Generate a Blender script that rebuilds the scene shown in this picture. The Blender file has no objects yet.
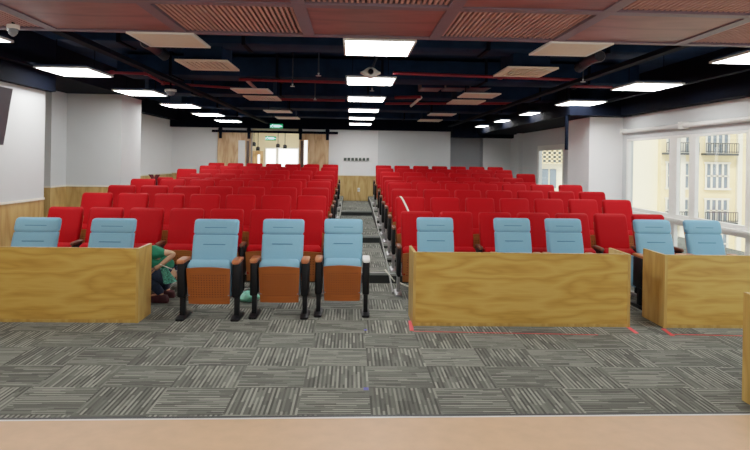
import bpy, bmesh, math, random
from mathutils import Vector, Matrix
random.seed(7)
C = bpy.context.scene.collection
SC = bpy.context.scene

# ------------------------------------------------------------------ camera
F, YAW, ROLL, HY, CH = 621.1, .0374, .0159, 160.9, 1.7266
RIGHT0 = Vector((math.cos(YAW), -math.sin(YAW), 0))
FWD = Vector((math.sin(YAW), math.cos(YAW), 0))
UP0 = Vector((0, 0, 1))
CR, SR = math.cos(ROLL), math.sin(ROLL)
CX = RIGHT0 * CR + UP0 * SR
CY = RIGHT0 * -SR + UP0 * CR
cam_d = bpy.data.cameras.new('camera')
cam = bpy.data.objects.new('camera', cam_d)
C.objects.link(cam)
m = Matrix((CX, CY, -FWD)).transposed().to_4x4()
m.translation = (0, 0, CH)
cam.matrix_world = m
cam_d.sensor_width = 36
cam_d.lens = 36 * F / 750
cam_d.shift_y = -(225 - HY) / 750
cam_d.clip_start = .05
cam_d.clip_end = 500
SC.camera = cam


def P(px, py, X=None, Y=None, Z=None):
    """measure: the point where the sight line through a pixel meets a plane of the room"""
    d = FWD + CX * ((px - 375) / F) + CY * (-(py - HY) / F)
    o = Vector((0, 0, CH))
    t = (X / d.x) if X is not None else (Y / d.y) if Y is not None else (Z - CH) / d.z
    return o + d * t


# ------------------------------------------------------------------ materials
def lin(c):
    c = c / 255.0
    return c / 12.92 if c <= .04045 else ((c + .055) / 1.055) ** 2.4


def col(r, g, b):
    return (lin(r), lin(g), lin(b), 1)


class NT:
    def __init__(s, name):
        s.m = bpy.data.materials.new(name)
        s.m.use_nodes = True
        s.t = s.m.node_tree
        s.n = s.t.nodes
        s.b = s.n['Principled BSDF']

    def node(s, typ, **kw):
        n = s.n.new(typ)
        for k, v in kw.items():
            if k == 'i':
                for a, b in v.items():
                    n.inputs[a].default_value = b
            else:
                setattr(n, k, v)
        return n

    def link(s, a, b):
        s.t.links.new(a, b)

    def math(s, op, a, b=None, c=None):
        n = s.node('ShaderNodeMath', operation=op)
        for i, v in enumerate((a, b, c)):
            if v is None:
                continue
            if isinstance(v, (int, float)):
                n.inputs[i].default_value = v
            else:
                s.link(v, n.inputs[i])
        return n.outputs[0]

    def ramp(s, fac, stops):
        n = s.node('ShaderNodeValToRGB')
        e = n.color_ramp.elements
        while len(e) < len(stops):
            e.new(.5)
        for x, (p, c) in zip(e, stops):
            x.position = p
            x.color = c
        s.link(fac, n.inputs[0])
        return n.outputs[0]

    def coords(s, scale=(1, 1, 1), rot=(0, 0, 0)):
        t = s.node('ShaderNodeTexCoord')
        mp = s.node('ShaderNodeMapping')
        mp.inputs['Scale'].default_value = scale
        mp.inputs['Rotation'].default_value = rot
        s.link(t.outputs['Object'], mp.inputs['Vector'])
        return mp.outputs[0]

    def bump(s, h, strength=.2, dist=.01):
        n = s.node('ShaderNodeBump', i={'Strength': strength, 'Distance': dist})
        s.link(h, n.inputs['Height'])
        s.link(n.outputs[0], s.b.inputs['Normal'])


def simple(name, c, rough=.6, metal=0, var=.0, scale=20, bump=0, spec=None, sheen=0):
    k = NT(name)
    k.b.inputs['Roughness'].default_value = rough
    k.b.inputs['Metallic'].default_value = metal
    if spec is not None:
        k.b.inputs['Specular IOR Level'].default_value = spec
    if sheen:
        k.b.inputs['Sheen Weight'].default_value = sheen
        k.b.inputs['Sheen Roughness'].default_value = .4
    nz = k.node('ShaderNodeTexNoise', i={'Scale': scale, 'Detail': 4})
    k.link(k.coords(), nz.inputs['Vector'])
    lo = tuple(x * (1 - var) for x in c[:3]) + (1,)
    hi = tuple(min(1, x * (1 + var)) for x in c[:3]) + (1,)
    k.link(k.ramp(nz.outputs['Fac'], [(.3, lo), (.7, hi)]), k.b.inputs['Base Color'])
    if bump:
        k.bump(nz.outputs['Fac'], bump)
    return k.m


def emis(name, c, s):
    k = NT(name)
    k.b.inputs['Base Color'].default_value = c
    k.b.inputs['Emission Color'].default_value = c
    k.b.inputs['Emission Strength'].default_value = s
    return k.m


def wood(name, dark, mid, light, axis='x', ring=5.0, rough=.42, fibre=1.0):
    """grain runs along the given axis, growth rings spread across the other two"""
    k = NT(name)
    sc = {'x': (.35, 1.2, 1.6), 'y': (1.6, .35, 1.6), 'z': (1.6, 1.2, .35)}[axis]
    v = k.coords(sc)
    n1 = k.node('ShaderNodeTexNoise', i={'Scale': 1.5, 'Detail': 3, 'Roughness': .5})
    k.link(v, n1.inputs['Vector'])
    rings = k.math('FRACT', k.math('MULTIPLY', n1.outputs['Fac'], ring * 2.2))
    tri = k.math('ABSOLUTE', k.math('SUBTRACT', k.math('MULTIPLY', rings, 2), 1))
    fs = {'x': (3, 60, 90), 'y': (90, 3, 90), 'z': (90, 60, 3)}[axis]
    n2 = k.node('ShaderNodeTexNoise', i={'Scale': 1.0, 'Detail': 3})
    k.link(k.coords(fs), n2.inputs['Vector'])
    f = k.math('ADD', k.math('MULTIPLY', tri, .55), k.math('MULTIPLY', n2.outputs['Fac'], .55 * fibre))
    k.link(k.ramp(f, [(.2, dark), (.48, mid), (.8, light)]), k.b.inputs['Base Color'])
    k.b.inputs['Roughness'].default_value = rough
    return k.m


def carpet(name, ox, oy):
    k = NT(name)
    t = k.node('ShaderNodeTexCoord')
    sp = k.node('ShaderNodeSeparateXYZ')
    k.link(t.outputs['Object'], sp.inputs[0])
    u = k.math('DIVIDE', k.math('SUBTRACT', sp.outputs[0], ox), .5)
    v = k.math('DIVIDE', k.math('SUBTRACT', sp.outputs[1], oy), .5)
    iu, iv = k.math('FLOOR', u), k.math('FLOOR', v)
    par = k.math('FLOORED_MODULO', k.math('ADD', iu, iv), 2)      # 0: stripes along Y
    fu, fv = k.math('FRACT', u), k.math('FRACT', v)

    def mix(a, b):
        return k.math('ADD', k.math('MULTIPLY', a, k.math('SUBTRACT', 1, par)), k.math('MULTIPLY', b, par))
    a, b = mix(fu, fv), mix(fv, fu)
    tid = k.math('ADD', k.math('MULTIPLY', iu, 7.31), k.math('MULTIPLY', iv, 3.17))

    def wn(x, y, z=0):
        cmb = k.node('ShaderNodeCombineXYZ')
        for i, q in enumerate((x, y, z)):
            if isinstance(q, (int, float)):
                cmb.inputs[i].default_value = q
            else:
                k.link(q, cmb.inputs[i])
        w = k.node('ShaderNodeTexWhiteNoise')
        k.link(cmb.outputs[0], w.inputs['Vector'])
        return w.outputs['Value']
    a30 = k.math('MULTIPLY', a, 30)
    ia = k.math('FLOOR', a30)
    alt = k.math('FLOORED_MODULO', ia, 2)
    r0 = wn(ia, tid, 1.5)
    ib = k.math('FLOOR', k.math('ADD', k.math('MULTIPLY', b, 2.2), k.math('MULTIPLY', r0, 5)))
    val = wn(ia, ib, tid)
    # broad patches inside a tile (some bands darker)
    band = wn(k.math('FLOOR', k.math('MULTIPLY', a, 5)), k.math('FLOOR', k.math('MULTIPLY', b, 2)), tid)
    tone = wn(tid, 4.4, 2.2)
    f = k.math('ADD', k.math('ADD', k.math('MULTIPLY', val, .42), k.math('MULTIPLY', band, .14)), k.math('ADD', k.math('MULTIPLY', tone, .12), k.math('MULTIPLY', alt, .32)))
    nz = k.node('ShaderNodeTexNoise', i={'Scale': 220, 'Detail': 2})
    k.link(t.outputs['Object'], nz.inputs['Vector'])
    f = k.math('ADD', f, k.math('MULTIPLY', k.math('SUBTRACT', nz.outputs['Fac'], .5), .35))
    k.link(k.ramp(f, [(.16, col(76, 77, 73)), (.42, col(95, 97, 91)), (.58, col(114, 116, 108)), (.82, col(152, 154, 143))]), k.b.inputs['Base Color'])
    k.b.inputs['Roughness'].default_value = .95
    k.b.inputs['Specular IOR Level'].default_value = .1
    k.bump(nz.outputs['Fac'], .4, .004)
    return k.m


def perforated(name, base, dark, pitch=.03):
    k = NT(name)
    t = k.node('ShaderNodeTexCoord')
    sp = k.node('ShaderNodeSeparateXYZ')
    k.link(t.outputs['Object'], sp.inputs[0])
    fx = k.math('SUBTRACT', k.math('FRACT', k.math('DIVIDE', sp.outputs[0], pitch)), .5)
    fz = k.math('SUBTRACT', k.math('FRACT', k.math('DIVIDE', sp.outputs[2], pitch)), .5)
    r = k.math('SQRT', k.math('ADD', k.math('MULTIPLY', fx, fx), k.math('MULTIPLY', fz, fz)))
    dot = k.math('LESS_THAN', r, .24)
    inx = k.math('LESS_THAN', k.math('ABSOLUTE', sp.outputs[0]), .17)
    inz = k.math('LESS_THAN', k.math('ABSOLUTE', k.math('SUBTRACT', sp.outputs[2], .36)), .13)
    dot = k.math('MULTIPLY', dot, k.math('MULTIPLY', inx, inz))
    n2 = k.node('ShaderNodeTexNoise', i={'Scale': 1.0, 'Detail': 3})
    k.link(k.coords((4, 60, 60)), n2.inputs['Vector'])
    c1 = k.ramp(n2.outputs['Fac'], [(.3, tuple(x * .8 for x in base[:3]) + (1,)), (.7, base)])
    mx = k.node('ShaderNodeMixRGB')
    k.link(k.math('MULTIPLY', dot, .8), mx.inputs[0])
    k.link(c1, mx.inputs[1])
    mx.inputs[2].default_value = dark
    k.link(mx.outputs[0], k.b.inputs['Base Color'])
    k.b.inputs['Roughness'].default_value = .4
    return k.m


def glass(name):
    k = NT(name)
    tr = k.node('ShaderNodeBsdfTransparent')
    tr.inputs[0].default_value = (.97, .99, .98, 1)
    gl = k.node('ShaderNodeBsdfGlossy')
    gl.inputs['Roughness'].default_value = .02
    mx = k.node('ShaderNodeMixShader')
    mx.inputs[0].default_value = .05
    k.link(tr.outputs[0], mx.inputs[1])
    k.link(gl.outputs[0], mx.inputs[2])
    k.link(mx.outputs[0], k.n['Material Output'].inputs['Surface'])
    return k.m


M = {}
M['carpet'] = carpet('carpet_tiles', .157, 4.719 - .5)
M['riser'] = simple('dark_riser', col(40, 44, 44), .9, var=.2, scale=60)
M['nosing'] = simple('nosing', col(140, 146, 142), .5, var=.05)
M['stage'] = simple('stage_vinyl', col(214, 172, 134), .55, var=.06, scale=9)
M['edge_white'] = simple('edge_white', col(225, 225, 220), .4, var=.03)
M['edge_black'] = simple('edge_black', col(30, 36, 36), .5, var=.1)
M['wall'] = simple('white_paint', col(206, 210, 211), .75, var=.015, scale=3)
M['wall_lit'] = simple('white_paint_lit', col(240, 241, 242), .75, var=.01, scale=3)  # same white paint, stronger light on these walls put into its colour
M['wallgrey'] = simple('grey_paint', col(208, 212, 214), .75, var=.015, scale=3)
M['walldark'] = simple('recess_dark_grey', col(150, 154, 158), .75, var=.015, scale=3)  # recess walls, darker than the rest of the back wall
M['wainscot'] = wood('wainscot_oak', col(168, 132, 72), col(192, 157, 96), col(206, 173, 112), 'z', 3, .5)
M['black'] = simple('ceiling_black', col(24, 42, 66), .8, var=.35, scale=1.5, spec=.04)
M['duct'] = simple('duct_black', col(21, 38, 62), .8, var=.25, scale=4, spec=.05)
M['duct2'] = simple('duct_grey', col(64, 60, 72), .5, var=.1, scale=4)
M['beam'] = simple('beam_black', col(6, 12, 25), .8, var=.2, scale=4, spec=.06)
M['pipe'] = simple('red_pipe', col(130, 22, 40), .4, var=.1)
M['panel_red'] = wood('panel_redwood', col(104, 58, 62), col(122, 70, 72), col(138, 82, 82), 'x', 2.2, .45)
M['slat_red'] = simple('slat_redwood', col(184, 140, 138), .5, spec=.2, var=.08)
M['panel_back'] = simple('panel_backing', col(24, 22, 48), .8, var=.1)
M['panel_frame'] = simple('panel_frame', col(104, 88, 104), .5, var=.05)
M['light'] = emis('light_diffuser', (1, .985, .96, 1), 22)
M['white_metal'] = simple('white_metal', col(225, 225, 222), .4, var=.03)
M['vent'] = simple('vent_beige', col(226, 212, 194), .5, var=.04)
M['vent_dark'] = simple('vent_slot', col(90, 70, 60), .7, var=.1)
M['red'] = simple('red_fabric', col(172, 3, 12), .7, var=.10, scale=160, bump=.08, spec=.13)
M['blue'] = simple('blue_fabric', col(124, 173, 200), .88, var=.05, scale=160, bump=.08, spec=.2)
M['blue_dark'] = simple('blue_seam', col(70, 118, 150), .9, var=.05)
M['red_seam'] = simple('red_seam', col(130, 8, 14), .9, var=.05)
M['perf_blue'] = perforated('orange_wood_panel', col(172, 92, 34), col(70, 34, 12), .026)
M['perf_red'] = perforated('brown_wood_panel', col(170, 98, 44), col(84, 42, 18), .034)
M['armwood'] = wood('arm_wood', col(140, 72, 34), col(172, 96, 50), col(188, 114, 66), 'y', 3, .4)
M['armred'] = wood('arm_wood_dark', col(72, 36, 18), col(98, 50, 26), col(112, 62, 34), 'y', 3, .6)
M['chair_black'] = simple('chair_black', col(16, 17, 20), .5, var=.1, spec=.2)
M['chrome'] = simple('leg_silver', col(170, 172, 174), .3, metal=.8, var=.05)
M['desk'] = wood('desk_oak', col(182, 138, 58), col(202, 158, 72), col(212, 173, 88), 'x', 4.5, .38)
M['deskedge'] = wood('desk_edge', col(178, 137, 66), col(193, 154, 80), col(205, 170, 96), 'z', 4, .4)
M['door'] = wood('door_oak', col(176, 132, 88), col(204, 164, 120), col(218, 182, 140), 'z', 3, .45)
M['door_dark'] = simple('door_dark', col(74, 52, 44), .5, var=.1)
M['lobby'] = simple('lobby_paint', col(235, 225, 196), .8, var=.02)
M['lobby_light'] = emis('lobby_window_light', (1, 1, 1, 1), 2.2)
M['sign_green'] = emis('sign_green', col(20, 150, 90), .8)
M['sign_white'] = emis('sign_white', col(205, 240, 250), 1.3)
M['upvc'] = simple('white_frame', col(240, 241, 236), .4, var=.02)
M['glass'] = glass('window_glass')
M['facade'] = simple('facade_cream', col(240, 222, 180), .85, var=.05, scale=.4)
M['facade_pale'] = simple('facade_pale', col(244, 236, 210), .85, var=.03, scale=.4)
M['facade_glass'] = simple('facade_window', col(128, 140, 150), .2, var=.15, scale=1)
M['facade_trim'] = simple('facade_trim', col(235, 230, 214), .7, var=.03)
M['iron'] = simple('iron_rail', col(70, 74, 76), .5, var=.1)
M['tape'] = simple('red_tape', col(230, 60, 70), .5, var=.05)
M['tape_blue'] = simple('blue_tape', col(70, 70, 170), .5, var=.05)
M['teal'] = simple('teal_cloth', col(92, 170, 148), .85, var=.75, scale=70)
M['mint'] = simple('mint_plastic', col(140, 222, 196), .35, var=.25, scale=25)
M['green_shirt'] = simple('green_shirt', col(26, 122, 90), .85, var=.2, scale=18)
M['navy'] = simple('navy_jeans', col(44, 54, 78), .9, var=.3, scale=40)
M['skin'] = simple('skin', col(206, 158, 126), .55, var=.06, scale=12)
M['hair'] = simple('hair', col(26, 22, 22), .6, var=.2, scale=60)
M['shoe'] = simple('shoe', col(72, 24, 32), .6, var=.15)
M['maroon'] = simple('maroon_cloth', col(84, 14, 24), .9, var=.3, scale=30)
M['white_cord'] = simple('white_cord', col(226, 222, 206), .6, var=.03)
M['socket'] = simple('socket_black', col(60, 72, 66), .5, var=.1)
M['tv'] = simple('tv_grey', col(96, 100, 110), .4, var=.05)
M['cctv'] = simple('dome_smoke', col(120, 128, 138), .15, var=.05)
M['lens'] = simple('lens_black', col(18, 20, 26), .1, var=.05)
M['flex'] = simple('flex_silver', col(36, 44, 62), .5, metal=.2, var=.3, scale=40)


# ------------------------------------------------------------------ mesh helpers
class MB:
    def __init__(s):
        s.v, s.f, s.mi, s.sm = [], [], [], []

    def add(s, verts, faces, mi=0, smooth=False):
        b = len(s.v)
        s.v += [tuple(v) for v in verts]
        for f in faces:
            s.f.append([b + i for i in f])
            s.mi.append(mi)
            s.sm.append(smooth)
        return s

    def box(s, x0, x1, y0, y1, z0, z1, mi=0):
        v = [(x0, y0, z0), (x1, y0, z0), (x1, y1, z0), (x0, y1, z0), (x0, y0, z1), (x1, y0, z1), (x1, y1, z1), (x0, y1, z1)]
        return s.add(v, [(0, 3, 2, 1), (4, 5, 6, 7), (0, 1, 5, 4), (1, 2, 6, 5), (2, 3, 7, 6), (3, 0, 4, 7)], mi)

    def loft(s, loops, mi=0, smooth=True, caps=True):
        n = len(loops[0])
        v = [p for l in loops for p in l]
        f = []
        for i in range(len(loops) - 1):
            for j in range(n):
                a, b = i * n + j, i * n + (j + 1) % n
                f.append((a, b, b + n, a + n))
        s.add(v, f, mi, smooth)
        if caps:
            b = len(s.v) - len(v)
            s.f.append([b + j for j in reversed(range(n))]); s.mi.append(mi); s.sm.append(smooth)
            s.f.append([b + (len(loops) - 1) * n + j for j in range(n)]); s.mi.append(mi); s.sm.append(smooth)
        return s

    def tube(s, pts, r, n=8, mi=0, smooth=True):
        pts = [Vector(p) for p in pts]
        rs = r if isinstance(r, (list, tuple)) else [r] * len(pts)
        loops = []
        for i, p in enumerate(pts):
            d = (pts[min(i + 1, len(pts) - 1)] - pts[max(i - 1, 0)]).normalized()
            a = d.cross(Vector((0, 0, 1)))
            if a.length < .05:
                a = d.cross(Vector((0, 1, 0)))
            a.normalize()
            b = d.cross(a)
            loops.append([p + (a * math.cos(t) + b * math.sin(t)) * rs[i] for t in [2 * math.pi * k / n for k in range(n)]])
        return s.loft(loops, mi, smooth)

    def lathe(s, prof, n=20, mi=0, at=(0, 0, 0), axis='z'):
        loops = []
        for r, h in prof:
            l = []
            for k in range(n):
                t = 2 * math.pi * k / n
                q = (r * math.cos(t), r * math.sin(t), h)
                if axis == 'y':
                    q = (q[0], h, -q[1])
                l.append((q[0] + at[0], q[1] + at[1], q[2] + at[2]))
            loops.append(l)
        return s.loft(loops, mi)

    def rbox(s, x0, x1, y0, y1, z0, z1, r=.01, mi=0):
        """box with rounded vertical edges and softened top and bottom"""
        cx, cy, hx, hy = (x0 + x1) / 2, (y0 + y1) / 2, (x1 - x0) / 2, (y1 - y0) / 2
        r = min(r, hx * .95, hy * .95, (z1 - z0) * .45)
        L = []
        for z, k in ((z0, r), (z0 + r * .3, r * .3), (z0 + r, 0), (z1 - r, 0), (z1 - r * .3, r * .3), (z1, r)):
            L.append([(x, y, z) for x, y in rrect(cx, cy, hx - k, hy - k, max(r - k * .6, r * .3))])
        return s.loft(L, mi, smooth=True)

    def build(s, name, mats, parent=None):
        me = bpy.data.meshes.new(name)
        me.from_pydata(s.v, [], s.f)
        if not isinstance(mats, (list, tuple)):
            mats = [mats]
        for q in mats:
            me.materials.append(q)
        me.polygons.foreach_set('material_index', s.mi)
        me.polygons.foreach_set('use_smooth', s.sm)
        bm = bmesh.new()
        bm.from_mesh(me)
        bmesh.ops.recalc_face_normals(bm, faces=bm.faces)
        bm.to_mesh(me)
        bm.free()
        me.set_sharp_from_angle(angle=math.radians(50))
        me.update()
        o = bpy.data.objects.new(name, me)
        C.objects.link(o)
        if parent:
            o.parent = parent
        return o


def rrect(cx, cy, hx, hy, r, n=3):
    r = min(r, hx * .98, hy * .98)
    out = []
    for sx, sy, a0 in ((1, 1, 0), (-1, 1, 90), (-1, -1, 180), (1, -1, 270)):
        for i in range(n + 1):
            a = math.radians(a0 + 90 * i / n)
            out.append((cx + sx * (hx - r) + r * math.cos(a), cy + sy * (hy - r) + r * math.sin(a)))
    return out


def thing(name, label, cat, loc=(0, 0, 0), rz=0, group=None):
    o = bpy.data.objects.new(name, None)
    o.empty_display_size = .1
    C.objects.link(o)
    o.location = loc
    o.rotation_euler = (0, 0, rz)
    return tag(o, label, cat, group)


def tag(o, label, cat, group=None):
    o['label'] = label
    o['category'] = cat
    if group:
        o['group'] = group
    return o


def struct(o, label=None):
    o['kind'] = 'structure'
    return o


def copy_tree(o, parent=None):
    c = o.copy()
    C.objects.link(c)
    if parent:
        c.parent = parent
    for ch in KIDS.get(o.name, ()):
        copy_tree(ch, c)
    return c


KIDS = {}


def note(o):
    """remember a finished thing's children so that it can be copied"""
    for ch in list(bpy.data.objects):
        if ch.parent is o:
            KIDS.setdefault(o.name, []).append(ch)
            note(ch)


# ------------------------------------------------------------------ measures of the room
YB = 20.6                                   # back wall
ROWY = [8.343, 9.351, 10.323, 11.36, 12.449, 13.431, 14.313, 16.411, 17.395]
ROWZ = [0, .134, .209, .282, .283, .346, .422, .479, .55]
PITCH = .526
XAL, XAR = -.59, .89                        # aisle-side chair centres, wall-side and window-side blocks
XL = P(44, 180, Y=8.9).x                    # near left wall face
XR = P(622, 180, Y=12.0).x                  # window wall face
XBL = P(172, 150, Y=YB).x                   # back-left corner
AL, AR = XAL + .335, XAR - .335             # aisle edges
CEIL = 3.35

# ------------------------------------------------------------------ floor, platforms, stage
struct(MB().box(-8, 8, 3.4, 21.5, -.1, 0).build('floor', M['carpet']))


def step(x0, x1, y0, y1, z0, z, name, nose=True):
    b = MB()
    b.add([(x0, y0, z), (x1, y0, z), (x1, y1, z), (x0, y1, z)], [(0, 1, 2, 3)], 0)
    b.add([(x0, y0, z0), (x1, y0, z0), (x1, y0, z), (x0, y0, z)], [(0, 1, 2, 3)], 1)
    b.add([(x1, y0, z0), (x1, y1, z0), (x1, y1, z), (x1, y0, z)], [(0, 1, 2, 3)], 1)
    b.add([(x0, y0, z0), (x0, y1, z0), (x0, y1, z), (x0, y0, z)], [(0, 1, 2, 3)], 1)
    if nose:
        b.box(x0, x1, y0 - .012, y0 + .04, z - .03, z + .004, 2)
    return struct(b.build(name, [M['carpet'], M['riser'], M['nosing']]))


AIS = [(8.75, .148), (11.95, .275), (16.4, .395)]
for i, (y, z) in enumerate(AIS):
    y1 = AIS[i + 1][0] if i + 1 < len(AIS) else YB
    step(AL, AR, y, y1, 0, z, 'floor_aisle_step')
for side in (-1, 1):
    for j in range(1, 9):
        y0 = ROWY[j] - .57
        y1 = ROWY[j + 1] - .57 if j < 8 else YB
        x0, x1 = (-6.3, AL) if side < 0 else (AR, XR)
        step(x0, x1, y0, y1, 0, ROWZ[j], 'floor_row_step')
    # silver strip that runs up along the row ends
    b = MB()
    x = AL if side < 0 else AR
    pts = [(8.0, 0)] + [(ROWY[j] - .3, ROWZ[j]) for j in range(1, 9)] + [(19, .56)]
    b.tube([(x, y, z + .03) for y, z in pts], .012, 6)
    struct(b.build('trim_aisle_left' if side < 0 else 'trim_aisle_right', M['nosing']))

SZ = .08
e0, e1 = P(-30, 419.5, Z=SZ), P(780, 413, Z=SZ)
sl = (e1.y - e0.y) / (e1.x - e0.x)


def ey(x, off=0):
    return e0.y + sl * (x - e0.x) + off


b = MB()
for x0, x1 in ((-6.5, XR),):
    v = [(x0, -3.5, -.1), (x1, -3.5, -.1), (x1, ey(x1), -.1), (x0, ey(x0), -.1), (x0, -3.5, SZ), (x1, -3.5, SZ), (x1, ey(x1), SZ), (x0, ey(x0), SZ)]
    b.add(v, [(0, 3, 2, 1), (4, 5, 6, 7), (0, 1, 5, 4), (1, 2, 6, 5), (2, 3, 7, 6), (3, 0, 4, 7)])
struct(b.build('floor_stage', M['stage']))
b = MB()
v = []
for off, z in ((-.034, SZ + .002), (-.012, SZ + .002), (-.012, SZ - .01), (-.034, SZ - .01)):
    v += [(-6.5, ey(-6.5, off), z), (XR, ey(XR, off), z)]
b.add(v, [(0, 1, 3, 2), (2, 3, 5, 4), (0, 2, 4, 6), (1, 7, 5, 3)])
struct(b.build('trim_stage_edge', M['edge_white']))
b = MB()
v = []
for off, z in ((-.012, .0), (-.012, SZ + .003), (.014, SZ + .003), (.014, 0)):
    v += [(-6.5, ey(-6.5, off), z), (XR, ey(XR, off), z)]
b.add(v, [(0, 1, 3, 2), (2, 3, 5, 4), (4, 5, 7, 6)])
struct(b.build('trim_stage_nosing', M['edge_black']))

# ------------------------------------------------------------------ walls
WZ = 1.11


def wallseg(name, pts, z0, z1, zw, mat=None, t=.12, bead=True):
    """a wall along a plan polyline (room on its right-hand side), oak below zw, paint above"""
    b = MB()
    mat = mat or M['wall']
    for (xa, ya), (xb, yb) in zip(pts, pts[1:]):
        if zw > z0:
            b.add([(xa, ya, z0), (xb, yb, z0), (xb, yb, zw), (xa, ya, zw)], [(0, 1, 2, 3)], 1)
        b.add([(xa, ya, max(zw, z0)), (xb, yb, max(zw, z0)), (xb, yb, z1), (xa, ya, z1)], [(0, 1, 2, 3)], 0)
        # outer skin
        d = Vector((xb - xa, yb - ya)).normalized()
        n = Vector((-d.y, d.x)) * t
        b.add([(xa + n.x, ya + n.y, z0), (xb + n.x, yb + n.y, z0), (xb + n.x, yb + n.y, z1), (xa + n.x, ya + n.y, z1)], [(3, 2, 1, 0)], 0)
        b.add([(xa, ya, z1), (xb, yb, z1), (xb + n.x, yb + n.y, z1), (xa + n.x, ya + n.y, z1)], [(0, 1, 2, 3)], 0)
    if zw > z0:
        for (xa, ya), (xb, yb) in zip(pts, pts[1:]):
            d = Vector((xb - xa, yb - ya)).normalized()
            n = Vector((d.y, -d.x)) * .012
            b.add([(xa, ya, zw), (xb, yb, zw), (xb + n.x, yb + n.y, zw), (xa + n.x, ya + n.y, zw),
                   (xa, ya, zw + .03), (xb, yb, zw + .03), (xb + n.x, yb + n.y, zw + .03), (xa + n.x, ya + n.y, zw + .03)],
                  [(4, 5, 6, 7), (2, 3, 7, 6)], 2)
    me = b.build(name, [mat, M['wainscot'], M['facade_trim']])
    return struct(me)


pc1 = P(51, 150, Y=11.4).x     # shallow pier
pc2 = P(66, 150, Y=12.0).x
pc3 = P(121, 150, Y=12.0).x    # big left column, its aisle-side face
colback = 12.0
for k in range(60):
    yy = 12.0 + k * .05
    colback = yy
    if P(140, 150, Y=yy).x <= pc3:
        break
wallseg('wall_left_near', [(XL, -3.5), (XL, 8.9), (XL - .12, 8.9)], 0, CEIL, WZ)
wallseg('wall_left_pier', [(XL - .12, 9.02), (pc1 - 1.2, 9.02), (pc1 - 1.2, 11.4), (pc1, 11.4), (pc1, 12.0)], 0, CEIL, WZ + .04)
wallseg('wall_left_column', [(pc1, 12.0), (pc3, 12.0), (pc3, colback), (XBL, colback)], 0, CEIL, WZ + .04, M['wall'])
wallseg('wall_left_far', [(XBL, colback), (XBL, YB)], 0, CEIL, 1.2, M['wall_lit'])

# back wall with the sliding-door opening
xo0, xo1 = P(252, 150, Y=YB).x, P(299, 150, Y=YB).x
zo = P(275, 133, Y=YB).z
xw = P(329, 150, Y=YB).x
xs0, xs1 = P(378, 150, Y=YB).x, P(450, 150, Y=YB).x
xbr = P(483, 150, Y=YB + .0).x
zb = 1.22
wallseg('wall_back_left', [(XBL, YB), (xo0, YB)], 0, CEIL, zb, M['wall_lit'])
wallseg('wall_back_centre', [(xo1, YB), (xs0, YB)], 0, CEIL, zb, M['wall_lit'])
wallseg('wall_back_lintel', [(xo0, YB), (xo1, YB)], zo, CEIL, 0, M['lobby'])
wallseg('wall_back_board', [(xs0, YB - .06), (xs1, YB - .06)], 0, CEIL, zb, M['wallgrey'])
wallseg('wall_back_recess', [(xs1, YB + .5), (xbr, YB + .5)], 0, CEIL, zb, M['walldark'])
wallseg('wall_back_recess_side', [(xs1, YB - .06), (xs1, YB + .5)], 0, CEIL, zb, M['walldark'])
wallseg('wall_back_recess_return', [(xbr, YB + .5), (xbr, YB)], 0, CEIL, zb, M['walldark'])
wallseg('wall_back_right', [(xbr, YB), (XR + .2, YB)], 0, CEIL, zb, M['wallgrey'])

# lobby beyond the opening
b = MB()
lx0, lx1, ly = xo0 - 2.5, xo1 + 2.5, YB + 4.5
b.add([(lx0, YB + .13, 0), (lx1, YB + .13, 0), (lx1, ly, 0), (lx0, ly, 0)], [(0, 1, 2, 3)], 0)
b.add([(lx0, ly, 0), (lx1, ly, 0), (lx1, ly, 3.2), (lx0, ly, 3.2)], [(0, 1, 2, 3)], 0)
b.add([(lx0, YB + .13, 0), (lx0, ly, 0), (lx0, ly, 3.2), (lx0, YB + .13, 3.2)], [(0, 1, 2, 3)], 0)
b.add([(lx1, YB + .13, 0), (lx1, ly, 0), (lx1, ly, 3.2), (lx1, YB + .13, 3.2)], [(0, 1, 2, 3)], 0)
b.add([(lx0, YB + .13, 3.2), (lx1, YB + .13, 3.2), (lx1, ly, 3.2), (lx0, ly, 3.2)], [(0, 1, 2, 3)], 0)
struct(b.build('wall_lobby', M['lobby']))
for i, (a, c) in enumerate(((266.5, 275.5), (279, 297.5))):
    p0, p1 = P(a, 149, Y=ly - .02), P(c, 176, Y=ly - .02)
    f = MB()
    f.box(p0.x - .06, p1.x + .06, ly - .06, ly - .005, p1.z - .06, p0.z + .06)
    w = struct(f.build('window_%d' % (3 + i), M['upvc']))
    MB().box(p0.x, p1.x, ly - .075, ly - .065, p1.z, p0.z).build('pane', M['lobby_light'], w)
dp = P(254, 150, Y=ly - 1.2)
b = MB().box(P(253, 150, Y=ly - .05).x - .3, P(263, 150, Y=ly - .05).x, ly - .06, ly - .005, 0, 2.05)
d4 = struct(b.build('door_3', M['door']))
MB().box(P(258, 150, Y=ly - .05).x, P(260, 150, Y=ly - .05).x, ly - .075, ly - .062, 1.1, 1.9).build('pane', M['lobby_light'], d4)
# lobby spot lights on a track under its ceiling
for i, (a, q) in enumerate(((254, 143), (258, 147.5), (278, 144.5), (285, 145.5))):
    p = P(a, q, Y=ly - 1.5)
    t = thing('spot_light', ['small dark spot light beyond the doorway, nearest the wood door', 'small dark spot light beyond the doorway, second from the wood door',
                             'small dark spot light beyond the doorway, third from the wood door', 'small dark spot light beyond the doorway, furthest from the wood door'][i],
              'spot light', p, 0, 'lobby spot lights')
    MB().lathe([(.0, -.12), (.07, -.12), (.075, 0), (.03, .04), (0, .04)], 12, at=(0, 0, 0)).build('lamp_head', M['chair_black'], t)
    MB().tube([(0, 0, .03), (0, 0, 3.2 - p.z)], .012, 6).build('stem', M['chair_black'], t)

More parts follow.
